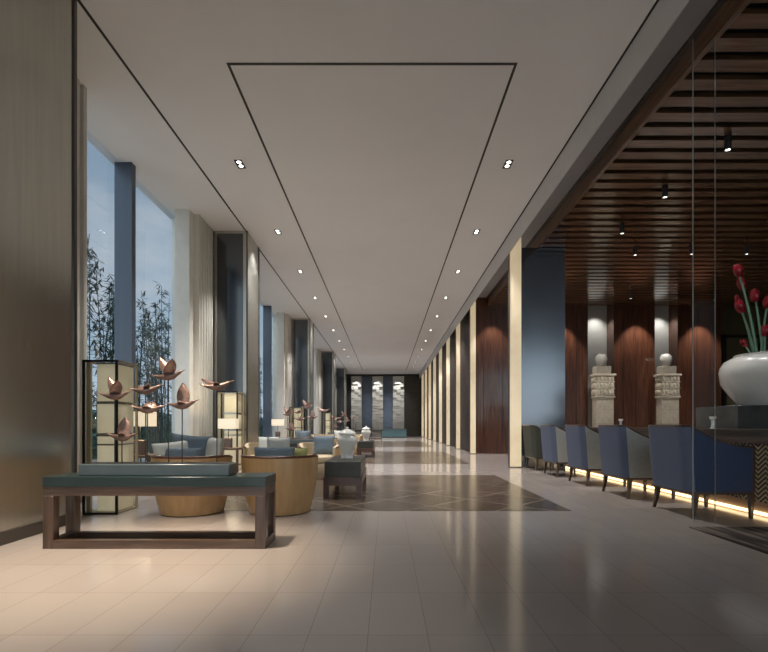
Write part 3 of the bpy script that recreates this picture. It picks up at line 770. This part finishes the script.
# ------------------------------------------------------------------ bar armchairs (face +X towards the bar)
def make_armchair(loc, label, back_mat, side_mat):
    t = empty('bar_armchair', loc, label, 'armchair', 'upholstered armchairs along the bar')
    W2 = .365; z0 = .27
    def shear(x, z): return x-.055*max(0, 1-x/.5)*(z-z0)/.66
    def top(x):
        s = min(1, max(0, (x-.06)/.58)); return .715+.215*(1-s)**2.0
    # back
    A, B = [], []
    for i in range(17):
        y = -W2+2*W2*i/16
        c = max(0, (abs(y)-.27)/(W2-.27))
        xo = .0+.06*c**2
        ra, rb = [], []
        for j in range(8):
            z = z0+(.93-z0)*j/7
            ra.append((shear(xo, z), y, z)); rb.append((shear(xo+.075, z), y*(.86 if abs(y) > .3 else .95), z))
        A.append(ra); B.append(rb)
    MB().slab(A, B).build('backrest', back_mat, t, angle=50)
    for s in (-1, 1):
        A, B = [], []
        for i in range(15):
            x = .062+(.635-.062)*i/14
            ra, rb = [], []
            for j in range(8):
                z = z0+(top(x)-z0)*j/7
                ra.append((shear(x, z), s*W2, z)); rb.append((shear(x, z), s*(W2-.055), z))
            A.append(ra); B.append(rb)
        MB().slab(A, B).build('side_panel', side_mat, t, angle=50)
    # dark wooden top trim
    pts = []
    for i in range(15):
        x = .655-(.655-.07)*i/14; pts.append((shear(x, top(x)), -W2+.018, top(x)+.008))
    for i in range(13):
        y = -.31+.62*i/12; c = max(0, (abs(y)-.27)/(W2-.27)); pts.append((shear(.012+.06*c*c, .93), y, .938))
    for i in range(15):
        x = .07+(.655-.07)*i/14; pts.append((shear(x, top(x)), W2-.018, top(x)+.008))
    MB().tube(pts, .017, 8).build('top_trim', 'chair_wood', t)
    # lower rail
    MB().box(.02, .66, -W2+.004, -W2+.05, .245, .272).box(.02, .66, W2-.05, W2-.004, .245, .272).box(.02, .07, -W2+.05, W2-.05, .245, .272).box(.61, .66, -W2+.05, W2-.05, .245, .272).build('seat_rail', 'chair_wood', t, smooth=False)
    for s in (-1, 1):
        MB().box(.632, .668, s*W2-(.055 if s > 0 else 0), s*W2+(0 if s > 0 else .055), .272, .722, .004, 1).build('arm_post', 'chair_wood', t)
        MB().taper(.64, s*(W2-.03), 0, .013, .645, s*(W2-.03), .246, .024).build('leg', 'chair_wood', t, smooth=False)
        b = MB(); b.taper(.045, s*(W2-.02), 0, .013, .07, s*(W2-.03), .12, .018); b.taper(.07, s*(W2-.03), .12, .018, .08, s*(W2-.035), .246, .026)
        b.build('leg', 'chair_wood', t, smooth=False)
    MB().box(.08, .64, -W2+.06, W2-.06, .272, .46, .03, 3).build('seat', back_mat, t)
    return t
c1 = make_armchair((3.06, 5.11, 0), 'navy armchair with navy sides at the bar, nearest the camera', 'navy', 'deep_navy')
c2 = make_armchair((3.06, 6.40, 0), 'blue backed armchair with silver sides, second from the camera', 'navy', 'grey_weave')
dup(c2, (3.06, 7.64, 0), 'blue backed armchair with silver sides, third from the camera')
dup(c2, (3.06, 8.92, 0), 'blue backed armchair with silver sides, fourth from the camera')
make_armchair((3.06, 10.12, 0), 'dark olive armchair in front of the mirror panel, farthest', 'olive_weave', 'olive_weave')

# frameless glass screen in front of the nearest armchair
t = empty('glass_screen', (2.985, 4.58, 0), 'narrow frameless glass screen in front of the nearest navy armchair', 'glass screen')
MB().box(.006, .218, 0, .012, 0, 4.72).build('pane', 'screen_glass', t, smooth=False)
MB().box(.002, .006, 0, .012, 0, 4.72).build('edge', 'glass_edge', t, smooth=False)
MB().box(.218, .2205, 0, .012, 0, 4.72).build('edge', 'glass_edge', t, smooth=False)

# rug
tag(MB().box(2.8, 7.5, 1.2, 4.35, 0, .008).build('rug', 'rug', smooth=False), 'dark brown striped rug at the right bottom corner', 'rug')

# ------------------------------------------------------------------ pedestals and jars in the lounge
def make_pedestal(loc, label):
    t = empty('pedestal', loc, label, 'pedestal', 'carved sandstone pedestals before the niches')
    MB().box(-.38, .38, -.3, .3, 0, .12, .01, 1).box(-.35, .35, -.27, .27, .12, 1.82, .008, 1).build('shaft', 'sandstone', t)
    b = MB()
    for z in (1.0, 1.45): b.box(-.355, .355, -.276, -.26, z-.004, z+.004)
    b.build('joint', 'sandstone_dark', t, smooth=False)
    MB().box(-.40, .40, -.32, .32, 1.82, 1.87, .008, 1).box(-.36, .36, -.28, .28, 1.87, 2.52).build('frieze_core', 'sandstone', t)
    b = MB()
    for r in range(3):
        zz = 1.89+r*.21
        b.box(-.385, .385, -.305, .305, zz, zz+.035, .006, 1)
        for k in range(5):
            xc = -.30+.15*k
            b.lathe([(.055, zz+.05), (.062, zz+.09), (.06, zz+.15), (.03, zz+.19), (.005, zz+.2)], 12, (xc, -.275, 0))
        for k in range(4):
            yc = -.2+.13*k
            b.lathe([(.055, zz+.05), (.062, zz+.09), (.06, zz+.15), (.03, zz+.19), (.005, zz+.2)], 12, (-.355, yc, 0))
    b.build('carved_frieze', 'sandstone', t, angle=45)
    MB().box(-.43, .43, -.35, .35, 2.52, 2.58, .01, 1).build('cap', 'sandstone', t)
    MB().box(-.34, .26, -.24, .24, 2.58, 2.83, .01, 1).build('block', 'sandstone_dark', t)
    return t
pd = make_pedestal((6.97, 15.15, 0), 'carved sandstone pedestal before the left grey niche')
pd.scale = (.78, .6, 1)
dup(pd, (9.055, 15.15, 0), 'carved sandstone pedestal before the right grey niche')
jar_prof = [(.10, 0), (.11, .01), (.135, .06), (.17, .17), (.178, .25), (.165, .32), (.13, .37), (.10, .39), (.10, .41), (.0, .41)]
j1 = tag(MB().lathe(jar_prof, 36, cap=False).build('jar', 'jar_glaze', None, (6.92, 15.15, 2.83), angle=60), 'pale round jar on the left sandstone pedestal', 'jar', 'pale jars on the pedestals')
j2 = j1.copy(); COL.objects.link(j2); j2.location = (9.0, 15.15, 2.83); j2['label'] = 'pale round jar on the right sandstone pedestal'

# ------------------------------------------------------------------ bamboo and hedge outside
def make_bamboo(loc, label, seed, H):
    r = random.Random(seed)
    t = empty('bamboo_clump', loc, label, 'bamboo', 'bamboo clumps outside the left windows')
    fol = MB()
    for k in range(5):
        x, y = r.uniform(-.35, .35), r.uniform(-.35, .35)
        h = H*r.uniform(.72, 1.)
        lx, ly = r.uniform(-.25, .25), r.uniform(-.25, .25)
        def P(s): return Vector((x+lx*s*s, y+ly*s*s, h*s))
        MB().tube([P(i/8) for i in range(9)], [.02-.014*i/8 for i in range(9)], 6).build('culm', 'culm', t)
        for b_ in range(int(24*h/4.5)):
            s = r.uniform(.12, 1.) ** .8
            p0 = P(s); a = r.uniform(0, 2*PI); ln = r.uniform(.15, .5)*(1.15-s*.6)
            d = Vector((math.cos(a), math.sin(a), r.uniform(.9, 2.2))).normalized()
            tip = p0+d*ln
            fol.tube([p0, p0+d*ln*.5+Vector((0, 0, .02)), tip], [.005, .004, .002], 3)
            for q in range(6):
                c = p0+d*ln*r.uniform(.3, 1.05)
                b2 = r.uniform(0, 2*PI)
                ld = Vector((math.cos(b2), math.sin(b2), r.uniform(-1.4, .3))).normalized()
                L_ = r.uniform(.12, .22); w = ld.cross(Vector((0, 0, 1))).normalized()*L_*.11
                n = Vector((0, 0, -.012))
                v0, v1, v2, v3 = c, c+ld*L_*.4+w+n, c+ld*L_, c+ld*L_*.4-w+n
                m1 = c+ld*L_*.4
                vs = [fol.bm.verts.new(z) for z in (v0, v1, v2, v3, m1)]
                fol.bm.faces.new((vs[0], vs[1], vs[2], vs[4])); fol.bm.faces.new((vs[0], vs[4], vs[2], vs[3]))
    f = fol.build('foliage', 'leaf', t, smooth=False)
    return t
protos = [make_bamboo((-6.0, 8.6, -.1), 'tall thin stemmed bamboo clump outside the left windows', 11, 5.0),
          make_bamboo((-6.2, 9.5, -.1), 'tall thin stemmed bamboo clump outside the left windows', 23, 4.6),
          make_bamboo((-6.0, 10.4, -.1), 'tall thin stemmed bamboo clump outside the left windows', 37, 4.9)]
k = 0
for (x, y) in [(-6.8, 9.6), (-6.9, 10.6), (-6.3, 11.2), (-6.9, 11.8), (-6.2, 12.2), (-7.0, 12.9), (-6.4, 13.4), (-7.2, 14.2), (-6.4, 7.9), (-7.3, 15.4),
               (-5.9, 17.2), (-6.2, 18.6), (-6.0, 20.2), (-6.5, 21.4), (-6.1, 22.6), (-6.6, 24.2), (-6.2, 26.), (-6.5, 28), (-6.2, 31), (-6.3, 35)]:
    dup(protos[k % 3], (x, y, -.1), 'tall thin stemmed bamboo clump outside the left windows', rnd.uniform(0, 6), scale=(1, 1, rnd.uniform(.82, 1.06))); k += 1
def make_hedge(y0, y1, x, h, seed, label):
    r = random.Random(seed); b = MB()
    b.box(x-.55, x+.45, y0, y1, -.1, h-.2)
    for q in range(int((y1-y0)*420)):
        c = Vector((x+.5+r.uniform(-.15, .15), r.uniform(y0, y1), r.uniform(-.05, h))) if r.random() < .7 else Vector((x+r.uniform(-.5, .5), r.uniform(y0, y1), h-.18+r.uniform(-.05, .25)))
        a = r.uniform(0, 2*PI); d = Vector((math.cos(a), math.sin(a), r.uniform(-.6, .8))).normalized()
        L_ = r.uniform(.1, .2); w = d.cross(Vector((r.uniform(-1,1), r.uniform(-1,1), 1))).normalized()*L_*.3
        vs = [b.bm.verts.new(p) for p in (c, c+d*L_*.5+w, c+d*L_, c+d*L_*.5-w)]
        b.bm.faces.new(vs)
    return tag(b.build('hedge', 'hedge_leaf', smooth=False), label, 'hedge')
make_hedge(8, 24, -9.6, 1.35, 3, 'clipped teal green hedge beyond the bamboo')
make_hedge(24.3, 46, -9.2, 1.35, 4, 'far stretch of clipped hedge beyond the second window')

# ------------------------------------------------------------------ sky
w = bpy.data.worlds.new('dusk_sky'); SC.world = w; w.use_nodes = True
nt = w.node_tree
bg = nt.nodes['Background']
tc = nt.nodes.new('ShaderNodeTexCoord')
sx = nt.nodes.new('ShaderNodeSeparateXYZ'); link(nt, tc.outputs['Generated'], sx.inputs[0])
rp = nt.nodes.new('ShaderNodeValToRGB'); cr = rp.color_ramp
cr.elements[0].position = .0; cr.elements[0].color = (.05,.06,.07,1)
cr.elements[1].position = 1.; cr.elements[1].color = (.55,.62,.70,1)
for pos, c in ((.485, (.10,.12,.13,1)), (.505, (.44,.50,.54,1)), (.56, (.29,.37,.425,1)), (.72, (.18,.24,.295,1)), (.78, (.20,.26,.31,1)), (.90, (.65,.74,.82,1))):
    e = cr.elements.new(pos); e.color = c
z01 = math_node(nt, 'MULTIPLY', math_node(nt, 'ADD', sx.outputs['Z'], 1.), .5)
link(nt, z01, rp.inputs['Fac'])
mp = nt.nodes.new('ShaderNodeMapping'); mp.inputs['Scale'].default_value = (1, 1, 2.4); mp.inputs['Location'].default_value = (.3, .2, .1)
link(nt, tc.outputs['Generated'], mp.inputs['Vector'])
nz = nt.nodes.new('ShaderNodeTexNoise'); nz.inputs['Scale'].default_value = 3.2; nz.inputs['Detail'].default_value = 7; nz.inputs['Roughness'].default_value = .55
link(nt, mp.outputs['Vector'], nz.inputs['Vector'])
r2 = nt.nodes.new('ShaderNodeValToRGB'); r2.color_ramp.elements[0].position = .5; r2.color_ramp.elements[1].position = .68
r2.color_ramp.elements[0].color = (0,0,0,1); r2.color_ramp.elements[1].color = (.75,.75,.75,1)
link(nt, nz.outputs['Fac'], r2.inputs['Fac'])
above = math_node(nt, 'GREATER_THAN', sx.outputs['Z'], .0)
fac = math_node(nt, 'MULTIPLY', r2.outputs['Color'], above)
mx = nt.nodes.new('ShaderNodeMix'); mx.data_type = 'RGBA'; link(nt, fac, mx.inputs['Factor'])
link(nt, rp.outputs['Color'], mx.inputs['A']); mx.inputs['B'].default_value = (.38,.40,.415,1)
# brighter western half of the sky behind the camera
west = math_node(nt, 'MAXIMUM', math_node(nt, 'MULTIPLY', sx.outputs['Y'], -1.), 0.)
gain = math_node(nt, 'ADD', math_node(nt, 'MULTIPLY', west, 2.9), 1.)
vm = nt.nodes.new('ShaderNodeVectorMath'); vm.operation = 'SCALE'; link(nt, mx.outputs['Result'], vm.inputs[0]); link(nt, gain, vm.inputs['Scale'])
vw = nt.nodes.new('ShaderNodeMix'); vw.data_type = 'RGBA'; vw.blend_type = 'MULTIPLY'
link(nt, west, vw.inputs['Factor']); link(nt, vm.outputs['Vector'], vw.inputs['A']); vw.inputs['B'].default_value = (1.12,.98,.84,1)
link(nt, vw.outputs['Result'], bg.inputs['Color'])
bg.inputs['Strength'].default_value = 1.45

# ------------------------------------------------------------------ camera
cam = bpy.data.cameras.new('camera'); co = bpy.data.objects.new('camera', cam); COL.objects.link(co)
co.location = (0, 0, .95); co.rotation_euler = (PI/2, 0, 0)
cam.sensor_width = 36; cam.sensor_fit = 'HORIZONTAL'; cam.lens = 470/768*36
cam.shift_x = -2.6/768; cam.shift_y = 99/768
cam.clip_start = .05; cam.clip_end = 300
SC.camera = co
SC.view_settings.view_transform = 'Standard'; SC.view_settings.look = 'None'; SC.view_settings.exposure = 0.; SC.view_settings.gamma = 1
SC.view_settings.use_curve_mapping = False
cy = SC.cycles
cy.use_denoising = True
cy.max_bounces = 8; cy.diffuse_bounces = 5; cy.glossy_bounces = 4; cy.transparent_max_bounces = 12
cy.caustics_reflective = False; cy.caustics_refractive = False; cy.sample_clamp_indirect = 3.
